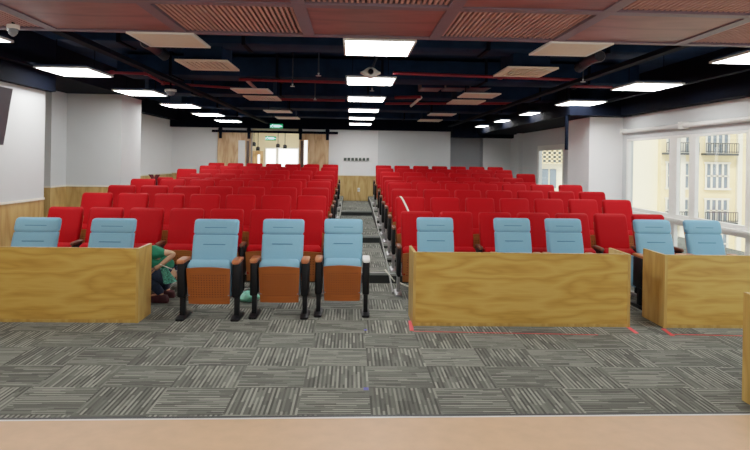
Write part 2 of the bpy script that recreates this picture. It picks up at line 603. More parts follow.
# sliding doors on the rail
YD = YB - .12
for nm, a, c, glz, hnd in (('door_1', 218, 251, (239.3, 244.3), (247, 249)), ('door_2', 299.5, 329, (305.0, 306.4), (301, 303.5))):
    p0, p1 = P(a, 135, Y=YD), P(c, 135, Y=YD)
    zt = P((a + c) / 2, 132.6, Y=YD).z
    o = struct(MB().box(p0.x, p1.x, YD - .04, YD + .01, .57, zt).build(nm, M['door']))
    g0, g1 = P(glz[0], 141, Y=YD), P(glz[1], 170, Y=YD)
    MB().box(g0.x - .02, g1.x + .02, YD - .055, YD - .041, .75, g0.z + .02).build('pane', M['lobby_light'] if nm == 'door_2' else M['white_metal'], o)
    h0, h1 = P(hnd[0], 141, Y=YD), P(hnd[1], 170, Y=YD)
    MB().rbox(h0.x, h1.x, YD - .11, YD - .042, .8, h0.z, .01).build('door_handle', M['door_dark'], o)
r0, r1 = P(212, 130.5, Y=YD - .06), P(338, 133.5, Y=YD - .06)
zr = (r0.z + r1.z) / 2
rail = thing('sliding_door_rail', 'long black overhead rail carrying the two sliding wooden doors', 'rail', (0, YD - .06, zr))
MB().box(r0.x, r1.x, -.035, .035, -.04, .04).build('track', M['beam'], rail)
for a in (220.8, 249.2, 300.5, 327.6):
    x = P(a, 132, Y=YD - .06).x
    b = MB().box(x - .05, x + .05, -.05, -.036, -.24, .12)
    b.lathe([(0, -.09), (.07, -.09), (.07, -.051), (0, -.051)], 14, at=(x, 0, .06), axis='y')
    b.build('hanger', M['beam'], rail)

# right side: window wall, column, far windows
zs, zt = P(629, 207.5, X=XR).z, P(629, 139, X=XR).z
ysill0, y_w1 = 1.0, P(626, 170, X=XR).y
zlow0, zlow1 = .18, zs - .11
RW = .14
b = MB()
b.box(XR, XR + RW, -3.5, 12.0, zt, CEIL)              # above
b.box(XR, XR + RW, -3.5, 12.0, 0, zlow0)              # below
b.box(XR, XR + RW, -3.5, ysill0, zlow0, zt)
b.box(XR, XR + RW, y_w1, 12.0, zlow0, zt)
struct(b.build('wall_right_near', M['wall']))
b = MB()
xc0 = P(589, 170, Y=12.0).x
ycb = 13.0
for k in range(60):
    ycb = 12.0 + .05 * k
    if P(568.5, 170, Y=ycb).x >= xc0:
        break
wallseg('wall_right_column', [(XR, ycb), (xc0, ycb), (xc0, 12.0), (XR + RW, 12.0)], 0, CEIL, 0, M['wall_lit'])
# far windows
yA, yB_ = P(564, 170, X=XR).y, P(537, 170, X=XR).y
b = MB()
b.box(XR, XR + RW, ycb, yA, 0, CEIL)
b.box(XR, XR + RW, yB_, YB + .6, 0, CEIL)
zt2 = P(550, 145, X=XR).z
b.box(XR, XR + RW, yA, yB_, 0, .75)
b.box(XR, XR + RW, yA, yB_, zt2, CEIL)
b.box(XR - .12, XR, P(519.5, 150, X=XR - .1).y, P(517, 150, X=XR - .1).y, 0, 2.75)
struct(b.build('wall_right_far', M['wallgrey']))


def window(name, y0, y1, z0, z1, mull, fw=.06, rails=()):
    """uPVC frame in the X=XR wall between y0<y1, mull: list of (centre y, width)"""
    f = MB()
    xf0, xf1 = XR + .035, XR + .075
    f.box(xf0 - .03, xf1, y0, y1, z0, z0 + fw)
    f.box(xf0 - .03, xf1, y0, y1, z1 - fw, z1)
    f.box(xf0 - .03, xf1, y0, y0 + fw, z0 + fw, z1 - fw)
    f.box(xf0 - .03, xf1, y1 - fw, y1, z0 + fw, z1 - fw)
    for c, w in mull:
        f.box(xf0 - .02, xf1, c - w / 2, c + w / 2, z0 + fw, z1 - fw)
    for z in rails:
        f.box(xf0 - .01, xf1 - .01, y0 + fw, y1 - fw, z - .03, z + .03)
    o = struct(f.build(name, M['upvc']))
    edges = [y0 + fw] + [q for c, w in sorted(mull) for q in (c - w / 2, c + w / 2)] + [y1 - fw]
    for a, c in zip(edges[::2], edges[1::2]):
        MB().box(XR + .055, XR + .062, a, c, z0 + fw, z1 - fw).build('pane', M['glass'], o)
    return o


def yx(px):
    return P(px, 180, X=XR).y


mu = [((yx(668) + yx(675.5)) / 2, abs(yx(668) - yx(675.5))), ((yx(688) + yx(694)) / 2, abs(yx(688) - yx(694))), ((yx(744.5) + yx(752)) / 2, abs(yx(744.5) - yx(752))),
      (5.2, .2), (3.2, .2)]
window('window_1', ysill0, y_w1, zs - .05, zt + .02, mu, .06)
mu2 = [((yx(668) + yx(675.5)) / 2, .14), ((yx(688) + yx(694)) / 2, .14), ((yx(744.5) + yx(752)) / 2, .14), (4.6, .14), (2.8, .14)]
window('window_2', ysill0, y_w1, zlow0, zlow1 + .02, mu2, .06)
struct(MB().box(XR - .05, XR + RW, ysill0, y_w1, zlow1 + .02, zs - .05).build('trim_window_sill', M['upvc']))
window('window_5', yA, yB_, .75, zt2, [], .14, ())
# roller blind cassettes above the near windows
q0, q1 = P(683, 125.5, X=XR - .08), P(600, 139, X=XR - .08)
for i, (ya, yb) in enumerate(((q0.y + .06, y_w1), (4.5, q0.y - .02))):
    zz = q0.z
    t = thing('roller_blind', ['rolled-up white roller blind over the window nearest the column', 'rolled-up white roller blind over the window nearest the stage'][i], 'blind', (XR - .075, (ya + yb) / 2, zz), 0, 'roller blinds')
    h = (yb - ya) / 2
    MB().tube([(0, -h, 0), (0, h, 0)], .038, 12).build('roll', M['white_metal'], t)
    for sg in (-1, 1):
        MB().box(-.05, .07, sg * h - .015, sg * h + .015, -.05, .06).build('bracket', M['upvc'], t)

# room closure behind the camera
struct(MB().box(-6.5, XR + RW, -3.62, -3.5, 0, CEIL).build('wall_front', M['wall']))

# ------------------------------------------------------------------ ceiling
struct(MB().box(-7.5, XR + RW, -3.6, YB + .6, CEIL, CEIL + .12).build('ceiling', M['black']))
LZ = CH + 1.109
# black soffits along the walls
b = MB()
zsn = 2.63
b.box(XL - .6, XL + .12, 5.7, 8.95, zsn, CEIL)
struct(b.build('trim_soffit_left', M['beam']))
struct(MB().box(-7.5, pc3 + .05, 9.0, colback + .05, P(95, 94, Y=12).z, CEIL).build('trim_soffit_column', M['beam']))
struct(MB().box(-7.0, XBL + .25, colback + .1, YB - .3, P(155, 117, Y=19).z, CEIL).build('trim_soffit_far', M['beam']))
struct(MB().box(XR - .22, XR + .02, 3.0, 11.95, P(650, 113, X=XR).z + .0, CEIL).build('trim_soffit_right', M['beam']))
struct(MB().box(XR - 1.2, XR + .02, 11.6, YB - .1, P(590, 117, Y=12).z, CEIL).build('trim_soffit_window', M['beam']))
zbk = P(400, 131, Y=YB).z
struct(MB().box(XBL, XR, YB - .28, YB - .10, zbk, CEIL).build('trim_soffit_back', M['beam']))
zbr = P(470, 138, Y=YB).z
struct(MB().box(xs1, XR, YB - .4, YB - .07, zbr, CEIL).build('trim_soffit_back_right', M['beam']))

# redwood ceiling panels above the stage
PZ = 2.85
PY = P(375, 38, Z=PZ).y
PX0 = P(309, 36, Z=PZ).x
PWID = (P(684, 43, Z=PZ).x - P(309, 36, Z=PZ).x) / 3
PD = 1.12
ORD = ['first', 'second', 'third', 'fourth', 'fifth', 'sixth', 'seventh', 'eighth', 'ninth', 'tenth']
b = MB()
ncol0, ncol1 = -3, 4
FWID = .05
xa, xb = PX0 + ncol0 * PWID, PX0 + ncol1 * PWID
for r in range(0, 5):
    y = PY - r * PD
    b.box(xa, xb, y - FWID, y + (FWID * .6 if r == 0 else FWID), PZ, PZ + .06)
for i in range(ncol0, ncol1 + 1):
    x = PX0 + i * PWID
    b.box(x - FWID, x + FWID, PY - 4 * PD, PY, PZ + .001, PZ + .06)
struct(b.build('trim_ceiling_grid', M['panel_frame']))
struct(MB().box(xa, xb, PY + .031, PY + .05, PZ + .015, CEIL).build('trim_ceiling_fascia', M['panel_back']))
for r in range(3):
    y1 = PY - r * PD - FWID
    y0 = y1 - PD + 2 * FWID
    for i in range(ncol0, ncol1):
        x0, x1 = PX0 + i * PWID + FWID, PX0 + (i + 1) * PWID - FWID
        slatted = (i + r) % 2 != 0
        if r == 2 and i not in (-1, 0, 1):
            continue
        pos = 'beside the dark ceiling' if r == 0 else 'in the second row from the dark ceiling' if r == 1 else 'in the third row from the dark ceiling'
        t = thing('ceiling_panel', ('slatted' if slatted else 'plain') + ' red-brown wood ceiling panel, %s from the window wall, %s' % (ORD[ncol1 - 1 - i], pos),
                  'ceiling panel', ((x0 + x1) / 2, (y0 + y1) / 2, PZ), 0, 'wooden ceiling panels over the stage')
        hx, hy = (x1 - x0) / 2, (y1 - y0) / 2
        if slatted:
            MB().box(-hx, hx, -hy, hy, .05, .06).build('backing', M['panel_back'], t)
            s_ = MB()
            n = 26
            for k in range(n):
                xx = -hx + (k + .5) * 2 * hx / n
                s_.box(xx - hx / n * .5, xx + hx / n * .5, -hy, hy, .02, .045)
            s_.build('slats', M['slat_red'], t)
        else:
            MB().box(-hx, hx, -hy, hy, .012, .06).build('board', M['panel_red'], t)

# ceiling light panels
proto = None
LXC = {'wall-side column': (-3.69, 6.15), 'middle column': (.243, 6.15), 'window-side column': (4.18, 6.15)}
for cname, (lx, ly0) in LXC.items():
    for i in range(7):
        y = ly0 + 2.562 * i + {'wall-side column': -.31, 'middle column': 0, 'window-side column': 0}[cname]
        if y > YB - .9:
            continue
        if proto is None:
            t = thing('ceiling_light', '', 'ceiling light', (0, 0, 0), 0, 'lit ceiling panels')
            w, d = .34, .42
            MB().box(-w + .02, w - .02, -d + .02, d - .02, .001, .018).build('diffuser', M['light'], t)
            f = MB()
            f.box(-w, -w + .02, -d, d, 0, .022).box(w - .02, w, -d, d, 0, .022).box(-w + .02, w - .02, -d, -d + .02, 0, .022).box(-w + .02, w - .02, d - .02, d, 0, .022)
            f.build('frame', M['white_metal'], t)
            MB().box(-w + .03, w - .03, -d + .03, d - .03, .022, .05).build('housing', M['beam'], t)
            ro = MB()
            for sx in (-1, 1):
                ro.tube([(sx * .25, 0, .05), (sx * .25, 0, CEIL - LZ)], .006, 5)
            ro.build('hanger_rod', M['beam'], t)
            note(t)
            proto = t
        else:
            t = copy_tree(proto)
        t.location = (lx, y, LZ)
        t['label'] = 'lit white ceiling light panel, %s, %s from the stage' % (cname, ORD[i])

# access panels and vents
vp = None
vv = None
for side, xc in (('wall side', -1.74), ('window side', 2.1)):
    for i, (y, kind) in enumerate(((5.98, 0), (7.55, 1), (10.3, 0), (11.5, 1), (14.6, 0), (16.8, 1))):
        if kind == 0:
            if vp is None:
                t = thing('access_panel', '', 'ceiling panel', (0, 0, 0), 0, 'beige ceiling access panels')
                MB().box(-.27, .27, -.31, .31, .003, .016).build('board', M['vent'], t)
                MB().box(-.3, .3, -.34, -.31, 0, .018).box(-.3, .3, .31, .34, 0, .018).box(-.3, -.27, -.31, .31, 0, .018).box(.27, .3, -.31, .31, 0, .018).build('frame', M['white_metal'], t)
                ro = MB()
                for sx in (-1, 1):
                    ro.tube([(sx * .22, 0, .03), (sx * .22, 0, CEIL - LZ)], .006, 5)
                ro.build('hanger_rod', M['beam'], t)
                note(t)
                vp = t
            else:
                t = copy_tree(vp)
            t['label'] = 'plain beige ceiling access panel, %s of the aisle, %s from the stage' % (side, ORD[i // 2])
        else:
            if vv is None:
                t = thing('ceiling_vent', '', 'air vent', (0, 0, 0), 0, 'beige ceiling air vents')
                MB().box(-.3, .3, -.38, -.31, 0, .02).box(-.3, .3, .31, .38, 0, .02).box(-.3, -.24, -.31, .31, 0, .02).box(.24, .3, -.31, .31, 0, .02).build('frame', M['vent'], t)
                MB().box(-.24, .24, -.31, .31, .018, .022).build('backing', M['vent_dark'], t)
                s_ = MB()
                for k in range(9):
                    x = -.22 + k * .055
                    s_.box(x - .014, x + .014, -.31, .31, .003, .018)
                s_.build('louvre', M['vent'], t)
                MB().box(-.22, .22, -.3, .3, .04, CEIL - LZ).build('duct_collar', M['duct'], t)
                note(t)
                vv = t
            else:
                t = copy_tree(vv)
            t['label'] = 'slotted beige ceiling air vent, %s of the aisle, %s from the stage' % (side, ORD[i // 2])
        t.location = (xc * (.95 if 9 < y < 12 and xc < 0 else 1), y, LZ)

# ducts, beams, trays, pipes
DU = [
    ('cross duct before the second row of lights', -3.3, 3.6, 7.0, 7.5, 3.02, 3.3),
    ('broad cross duct above the third row of lights', -3.6, 4.5, 9.6, 10.3, 3.0, 3.3),
    ('deep cross duct halfway down the room', -4.0, 4.6, 12.3, 13.0, 3.0, 3.3),
    ('cross duct near the back of the room', -4.2, 4.6, 15.4, 16.2, 3.0, 3.3),
    ('last cross duct in front of the back wall', -4.2, 4.0, 18.4, 19.1, 3.0, 3.3),
]
for lab, x0, x1, y0, y1, z0, z1 in DU:
    cx, cy = (x0 + x1) / 2, (y0 + y1) / 2
    t = thing('ceiling_duct', 'black painted ' + lab, 'air duct', (cx, cy, z0), 0, 'black ceiling ducts')
    MB().rbox(x0 - cx, x1 - cx, y0 - cy, y1 - cy, 0, z1 - z0, .02).build('duct_body', M['duct'], t)
    n = 5
    for k in range(n):
        x = (x0 - cx) + (k + .5) * (x1 - x0) / n
        MB().box(x - .02, x + .02, y0 - cy - .02, y1 - cy + .02, -.02, z1 - z0 + .05).build('flange', M['beam'], t)
for k, x in enumerate((-4.1, -2.72, 3.15, 4.62)):
    o = MB().box(x - .05, x + .05, 5.75, (11.55 if k == 3 else 8.9 if k == 0 else YB - .5), 2.86, 2.91).build('ceiling_cable_tray', M['beam'])
    tag(o, ['black cable tray nearest the wall on the wall side', 'black cable tray between the wall-side lights and vents', 'black cable tray between the window-side lights and vents', 'black cable tray nearest the window wall'][k], 'cable tray', 'ceiling cable trays')
c0 = P(425, 80, Z=3.02)
for k in range(3):
    x0 = P(421 + 26 * k, 83, Z=3.0).x
    y0 = P(421 + 26 * k, 87, Z=3.0).y
    t = thing('duct_section', 'grey square duct section, %s from the projector' % ORD[k], 'air duct', (x0 + .25, y0 + .35, 3.0), 0, 'grey duct sections')
    MB().rbox(-.17, .2, -.35, .35, 0, .22, .015).build('duct_body', M['duct2'], t)
    MB().box(-.18, .21, -.365, -.35, -.01, .23).build('flange', M['duct'], t)
    MB().box(-.02, .02, -.02, .02, .22, CEIL - 3.0).build('hanger', M['beam'], t)


def pipe(pts, r, label, mat='pipe'):
    p = MB().tube(pts, r, 8)
    for q in pts[1:-1]:
        q = Vector(q)
        p.lathe([(0, -r * 1.5), (r * 1.6, -r * 1.5), (r * 1.6, r * 1.5), (0, r * 1.5)], 8, at=q)
    return tag(p.build('ceiling_sprinkler_pipe', M[mat]), label, 'pipe', 'red sprinkler pipes')


PZ2 = 2.95


def pp(px, py, z=PZ2):
    return P(px, py, Z=z)


pipe([pp(239, 79.5), pp(345, 82.5)], .022, 'red pipe crossing the ceiling from the wall-side vents to the middle lights')
pipe([pp(393, 73), pp(500, 77), pp(583, 80)], .022, 'red pipe crossing the ceiling in front of the grey duct sections')
pipe([pp(26, 71), pp(112, 72.5), pp(146, 73.5), pp(163, 83), pp(240, 88.5)], .02, 'red pipe with a bend running over the wall-side lights')
pipe([pp(557, 87), pp(583, 80.5)], .02, 'short slanting red pipe beside the window-side vent')
pipe([pp(566, 86), pp(612, 87)], .02, 'short red pipe reaching to the window-side lights')
pipe([pp(395, 97.5), pp(421, 97)], .03, 'thick short red pipe beside the middle lights')
pipe([pp(385, 103.5), pp(512, 103.5)], .026, 'far red pipe crossing behind the window-side access panel')
pipe([pp(262, 99), pp(345, 100.5)], .026, 'far red pipe running from the wall-side vent to the middle lights')
for k, (a, c, e, g) in enumerate(((247, 80.5, 257, 90), (421, 97.5, 411, 106))):
    p0, p1 = pp(a, c), P(e, g, Z=2.86)
    o = MB().tube([p0, p1], .025, 8).build('ceiling_drop_pipe', M['white_metal' if k else 'slat_red'])
    tag(o, ['pale pinkish drop pipe beside the second wall-side access panel', 'white drop pipe at the end of the thick red pipe'][k], 'pipe')
# sprinkler heads
for k, (a, c) in enumerate(((318.5, 76), (292.5, 86.5), (372, 91), (315, 100), (583, 82))):
    p = P(a, c, Z=2.83)
    t = thing('ceiling_sprinkler', 'small hanging ceiling sprinkler, ' + ['before the first red pipe', 'behind the first red pipe', 'under the middle lights', 'behind the far wall-side vent', 'beside the slanting red pipe'][k], 'sprinkler', p, 0, 'sprinklers')
    MB().tube([(0, 0, .03), (0, 0, CEIL - 2.83)], .01, 6).build('drop_pipe', M['flex'], t)
    MB().lathe([(0, 0), (.035, .0), (.035, .006), (.008, .01), (.012, .04), (0, .04)], 10).build('deflector', M['chrome'], t)
# flexible ducts
for k, pts in enumerate(([(146, 44, 2.9), (152, 52, 2.95), (166, 58, 2.92)], [(600, 58, 2.9), (590, 64, 2.95), (578, 70, 2.92)])):
    w = [P(a, c, Z=z) for a, c, z in pts]
    q = []
    for i in range(41):
        u = i / 40
        q.append(w[0] * (1 - u) ** 2 + w[1] * 2 * u * (1 - u) + w[2] * u * u + Vector((0, 0, .02 + .03 * math.sin(u * math.pi))))
    o = MB().tube(q, [.055 + .010 * (i % 2) for i in range(41)], 10).build('ceiling_flexible_duct', M['flex'])
    tag(o, ['crinkled dark flexible duct behind the first wall-side access panel', 'crinkled dark flexible duct behind the first window-side access panel'][k], 'air duct', 'flexible ducts')
# domes
for k, (a, c, z, r) in enumerate(((13, 29.5, 2.85, .05), (170.5, 92, 2.82, .09))):
    p = P(a, c, Z=z - .04)
    t = thing('dome_camera', ['small white dome camera under the wooden ceiling panels', 'grey dome camera beside the second wall-side ceiling light'][k], 'security camera', (p.x, p.y, z), 0, 'dome cameras')
    MB().lathe([(0, .0), (r, .0), (r * 1.05, -.03), (r * .9, -.035), (0, -.035)], 18).build('base', M['white_metal'], t)
    MB().lathe([(r * .85, -.035), (r * .8, -.06), (r * .55, -.085), (r * .2, -.1), (0, -.1)], 18).build('dome', M['cctv'], t)
    MB().tube([(0, 0, 0), (0, 0, CEIL - z)], .014, 6).build('stem', M['beam'], t)
# ceiling projector
p = P(370.5, 73, Y=8.0)
t = thing('projector', 'small white winged projector hanging from the ceiling between the middle lights', 'projector', p)
L = []
for u, hz, hy in ((-.13, .006, .04), (-.09, .022, .08), (-.05, .05, .10), (-.02, .062, .11), (.02, .062, .11), (.05, .05, .10), (.09, .022, .08), (.13, .006, .04)):
    L.append([(u, y, z - .0) for y, z in rrect(0, 0, hy, hz, .02)])
MB().loft(L).build('case', M['white_metal'], t)
MB().lathe([(0, -.15), (.034, -.15), (.04, -.10), (0, -.10)], 16, at=(0, 0, 0), axis='y').build('lens', M['lens'], t)
MB().tube([(.02, .02, .06), (.08, .02, .22), (.08, .02, CEIL - p.z)], .016, 8).build('mount_pole', M['flex'], t)
# exit signs
for k, (a, c, y, w, h, hang) in enumerate(((276.5, 126.2, 18.2, 12.5, 4.6, True), (270.7, 138.4, YB - .06, 10.6, 4.2, False))):
    p = P(a, c, Y=y)
    s = y / F
    W, H = w * s / 2, h * s / 2
    t = thing('exit_sign', ['lit green exit sign hanging from the ceiling before the doors', 'lit green exit sign above the open doorway'][k], 'exit sign', p, 0, 'exit signs')
    MB().rbox(-W, W, -.02, .03, -H, H, .01).build('case', M['sign_green'], t)
    g = MB()
    g.box(-W * .42, W * .5, -.026, -.021, -H * .5, H * .55)
    # running figure left, arrow right
    x0 = -W * .72
    g.lathe([(0, -.026), (.018, -.026), (.018, -.021), (0, -.021)], 8, at=(x0 + .02, 0, H * .55), axis='y')
    for (ax, az, bx, bz) in ((.01, .4, -.02, -.1), (-.02, -.1, .03, -.65), (-.02, -.1, -.05, -.6), (.0, .3, .05, .05), (.0, .3, -.05, .1)):
        g.tube([(x0 + ax, -.024, H * az), (x0 + bx, -.024, H * bz)], .008, 5)
    xr = W * .74
    g.add([(xr - .04, -.026, H * .45), (xr + .05, -.026, 0), (xr - .04, -.026, -H * .45)], [(0, 1, 2)])
    g.build('pictogram', M['sign_white'], t)
    if hang:
        MB().tube([(-W * .6, 0, H), (-W * .6, 0, CEIL - p.z)], .008, 5).tube([(W * .6, 0, H), (W * .6, 0, CEIL - p.z)], .008, 5).build('hanger_rod', M['beam'], t)

# black rod in front of the column by the window
rp = P(567.5, 135, Y=11.7)
t = tag(MB().tube([(rp.x, 11.75, P(567, 150, Y=11.75).z), (rp.x, 11.75, P(590, 117, Y=12).z + .002)], .035, 8).build('ceiling_drop_rod', M['beam']), 'short black rod hanging from the ceiling beside the window-side column', 'rod')

# seven dark boxes in a row on the back wall, outlet below
for k in range(7):
    p = P(345.2 + k * 3.75, 159.3, Y=YB - .03)
    t = thing('wall_switch', 'small dark square wall switch on the white back wall, %s from the doors' % ORD[k], 'switch', p, 0, 'row of wall switches')
    MB().rbox(-.058, .058, -.012, .03, -.062, .062, .006).build('plate', M['white_metal'], t)
    MB().rbox(-.046, .046, -.02, -.012, -.05, .05, .004).build('rocker', M['socket'], t)
p = P(358.7, 189.8, Y=YB - .03)
t = thing('power_outlet', 'white power outlet on the oak panel at the end of the aisle', 'outlet', p)
MB().rbox(-.04, .04, -.012, .03, -.065, .065, .008).build('plate', M['white_metal'], t)
MB().box(-.02, -.008, -.014, -.011, -.01, .02).box(.008, .02, -.014, -.011, -.01, .02).build('slots', M['socket'], t)

# TV screen on the left wall
y = 6.6
pa, pb = P(13, 89, Y=y), P(3.5, 145, Y=y)
t = thing('wall_television', 'dark grey television tilted down from the near wall', 'television', ((pa.x + pb.x) / 2, y - .55, (pa.z + pb.z) / 2))
hz = (pa.z - pb.z) / 2
dx = (pa.x - pb.x) / 2
b = MB()
v = []
for s_, w in ((0, 0), (1, -.06)):
    for (yy, zz) in ((-.6, -hz), (.55, -hz), (.55, hz), (-.6, hz)):
        v.append((dx * (zz / hz) + w, yy, zz))
b.add(v, [(0, 1, 2, 3), (7, 6, 5, 4), (0, 4, 5, 1), (1, 5, 6, 2), (2, 6, 7, 3), (3, 7, 4, 0)])
b.build('case', M['tv'], t)
v = [(dx * (zz / hz) + .002, yy, zz) for (yy, zz) in ((-.57, -hz * .94), (.52, -hz * .94), (.52, hz * .94), (-.57, hz * .94))]
MB().add(v, [(0, 1, 2, 3)]).build('screen', M['tv'], t)
MB().box(XL - t.location.x + .005, -.07, -.06, .06, -.1, .1).build('wall_bracket', M['chair_black'], t)

# ------------------------------------------------------------------ chairs
def lerp_prof(prof, z):
    for (a, b_), (c, d) in zip(prof, prof[1:]):
        if a <= z <= c:
            return b_ + (d - b_) * (z - a) / (c - a)
    return prof[-1][1]


def backrest(w, z0, z1, prof, th, bulge=.012, r_top=.045, taper=0.0):
    """padded cushion: horizontal rounded sections up a leaning profile"""
    L = []
    n = 9
    zs_ = [z0, z0 + .008, z0 + .025] + [z0 + .025 + (z1 - r_top - z0 - .025) * i / n for i in range(1, n + 1)]
    for i in range(1, 6):
        zs_.append(z1 - r_top + r_top * math.sin(math.pi / 2 * i / 5))
    for z in zs_:
        k = 0
        if z > z1 - r_top:
            q = (z - (z1 - r_top)) / r_top
            k = r_top * (1 - math.sqrt(max(0, 1 - q * q)))
        elif z < z0 + .025:
            k = .025 - (z - z0)
            k *= .6
        u = (z - z0) / (z1 - z0)
        hx = w / 2 - k * .9 - taper * (1 - u) ** 2
        hy = max(.006, th / 2 - k * .8 + bulge * math.sin(math.pi * min(1, max(0, u))))
        L.append([(x, y, z) for x, y in rrect(0, lerp_prof(prof, z), hx, hy, .035, 4)])
    return MB().loft(L)


def seat_folded(w, zb, zt, yb, yt, th):
    L = []
    for i in range(12):
        u = i / 11
        z = zb + (zt - zb) * u
        k = 0
        if u > .8:
            q = (u - .8) / .2
            k = th * .45 * (1 - math.sqrt(max(0, 1 - q * q)))
        if u < .08:
            k = th * .2 * (1 - u / .08)
        L.append([(x, y, z) for x, y in rrect(0, yb + (yt - yb) * u + (k * .2), w / 2 - k * .5, max(.01, th / 2 - k), .03, 4)])
    return MB().loft(L)


def panel_underside(w, zb, zt, yb, yt, th, arch=.018):
    """plywood shell under the folded seat, its upper edge slightly arched"""
    nx = 12
    f, bk = [], []
    for j in range(9):
        u = j / 8
        for i in range(nx + 1):
            s = i / nx * 2 - 1
            x = s * (w / 2 - .012 * (1 - u))
            z = zb + (zt - zb) * u + (arch * (1 - s * s) * u)
            y = yb + (yt - yb) * u + .02 * (abs(s) ** 3)
            f.append((x, y - th / 2, z))
            bk.append((x, y + th / 2, z))
    W = nx + 1
    N = len(f)
    faces = []
    for j in range(8):
        for i in range(nx):
            a = j * W + i
            faces.append((a, a + 1, a + W + 1, a + W))
            faces.append((N + a, N + a + W, N + a + W + 1, N + a + 1))
    for i in range(nx):
        faces.append((i, N + i, N + i + 1, i + 1))
        a = 8 * W + i
        faces.append((a, a + 1, N + a + 1, N + a))
    for j in range(8):
        a = j * W
        faces.append((a, a + W, N + a + W, N + a))
        a = j * W + nx
        faces.append((a, N + a, N + a + W, a + W))
    return MB().add(f + bk, faces, 0, True)


def arm_side(root, x, w, blue, leg_mat, sign=1, post=None):
    """one arm: wooden pad, black upright, post and foot"""
    L = []
    for y, k, dz in ((-.20, .022, -.012), (-.19, .006, -.004), (-.16, 0, 0), (.02, 0, .004), (.07, .004, .0), (.085, .02, -.006)):
        L.append([(x + a, y, .628 + dz + c) for a, c in rrect(0, 0, w / 2 - k * .5, .019 - k * .4, .012)])
    MB().loft(L).build('armrest', M['armwood' if blue else 'armred'], root)
    MB().rbox(x - w * .46, x + w * .46, -.17, .07, .24, .612, .02).build('arm_support', M['chair_black'], root)
    lw = .024 if blue else .02
    MB().rbox(x - lw, x + lw, -.10, -.02, .02, .25, .006).build('leg', post or M['chair_black'], root)
    L = []
    for y, k in ((-.21, .012), (-.20, .004), (-.1, 0), (.06, 0), (.15, .004), (.16, .012)):
        hgt = .012 if y < -.15 or y > .1 else .02
        L.append([(x + a, y, hgt + c) for a, c in rrect(0, 0, .045 - k, hgt, .008)])
    MB().loft(L).build('foot', leg_mat, root)


def make_blue():
    t = thing('auditorium_chair', '', 'chair', (0, 0, 0), 0, 'light blue front seats')
    prof = [(.40, .06), (.55, .085), (.72, .135), (.84, .175), (1.05, .25)]
    w = .445
    bk = backrest(w, .44, .872, prof, .085, .014, .008, .01)
    o = bk.build('backrest', M['blue'], t)
    s = MB()
    zz = .775
    s.rbox(-.11, .11, lerp_prof(prof, zz) - .060, lerp_prof(prof, zz) - .045, zz - .004, zz + .004, .002)
    s.build('stitch_line', M['blue_dark'], o)
    hd = backrest(w, .873, 1.04, prof, .09, .012, .03)
    o = hd.build('headrest', M['blue'], t)
    s = MB()
    zz = .955
    s.rbox(-.11, .11, lerp_prof(prof, zz) - .0585, lerp_prof(prof, zz) - .045, zz - .004, zz + .004, .002)
    s.build('stitch_line', M['blue_dark'], o)
    sh = backrest(w - .03, .40, 1.0, [(a, c + .06) for a, c in prof], .03, 0, .02)
    sh.build('back_shell', M['armwood'], t)
    seat_folded(.425, .22, .635, -.045, -.10, .16).build('seat', M['blue'], t)
    panel_underside(.42, .165, .555, -.118, -.195, .018).build('seat_underside', M['perf_blue'], t)
    for sg in (-1, 1):
        arm_side(t, sg * .263, .082, True, M['chair_black'], sg)
        MB().rbox(sg * .262 - .016, sg * .262 + .016, .075, .19, .22, .60, .012).build('side_cushion', M['blue'], t)
    note(t)
    return t


def make_red(end=0, both=False, aisle=False):
    """end: the side (-1 or 1) on which the chair carries its own arm; both: it also closes the row"""
    t = thing('auditorium_chair', '', 'chair', (0, 0, 0), 0, 'red auditorium seats')
    prof = [(.40, .05), (.55, .075), (.72, .12), (.84, .165), (1.06, .235)]
    w = .438
    backrest(w, .42, 1.057, prof, .088, .020, .040, .012).build('backrest', M['red'], t)
    backrest(w - .02, .36, .95, [(a, c + .06) for a, c in prof], .03, 0, .02).build('back_shell', M['armwood'], t)
    seat_folded(.43, .22, .625, -.02, -.08, .15).build('seat', M['red'], t)
    panel_underside(.435, .165, .54, -.085, -.165, .018).build('seat_underside', M['perf_red'], t)
    for sg in ((-1, 1) if both else (end,)):
        arm_side(t, sg * PITCH / 2, .056, False, M['chrome'], sg, M['chrome'] if aisle else None)
    note(t)
    return t


def place(proto_list, key, make):
    if key not in proto_list:
        proto_list[key] = make()
        return proto_list[key]
    return copy_tree(proto_list[key])


reds = {}
CNT = {5: 6, 6: 6}
YOFF = .235
for bi, (blk, x0, sg) in enumerate((('wall-side block', XAL, -1), ('window-side block', XAR, 1))):
    for j in range(9):
        n = 7
        if j == 5 or (j == 4 and sg > 0):
            n = 6
        for i in range(n):
            last = i == n - 1
            # every chair carries the arm on its aisle side; the last one closes the row
            key = (-sg, last, i == 0)
            t = place(reds, key, lambda: make_red(-sg, last, i == 0))
            t.location = (x0 + sg * i * PITCH, ROWY[j] - YOFF, ROWZ[j])
            where = 'seat on the aisle' if i == 0 else '%s seat from the aisle' % ORD[i]
            rw = 'front row' if j == 0 else 'back row' if j == 8 else '%s row from the front' % ORD[j]
            t['label'] = 'red auditorium chair, %s, %s, %s' % (blk, rw, where)

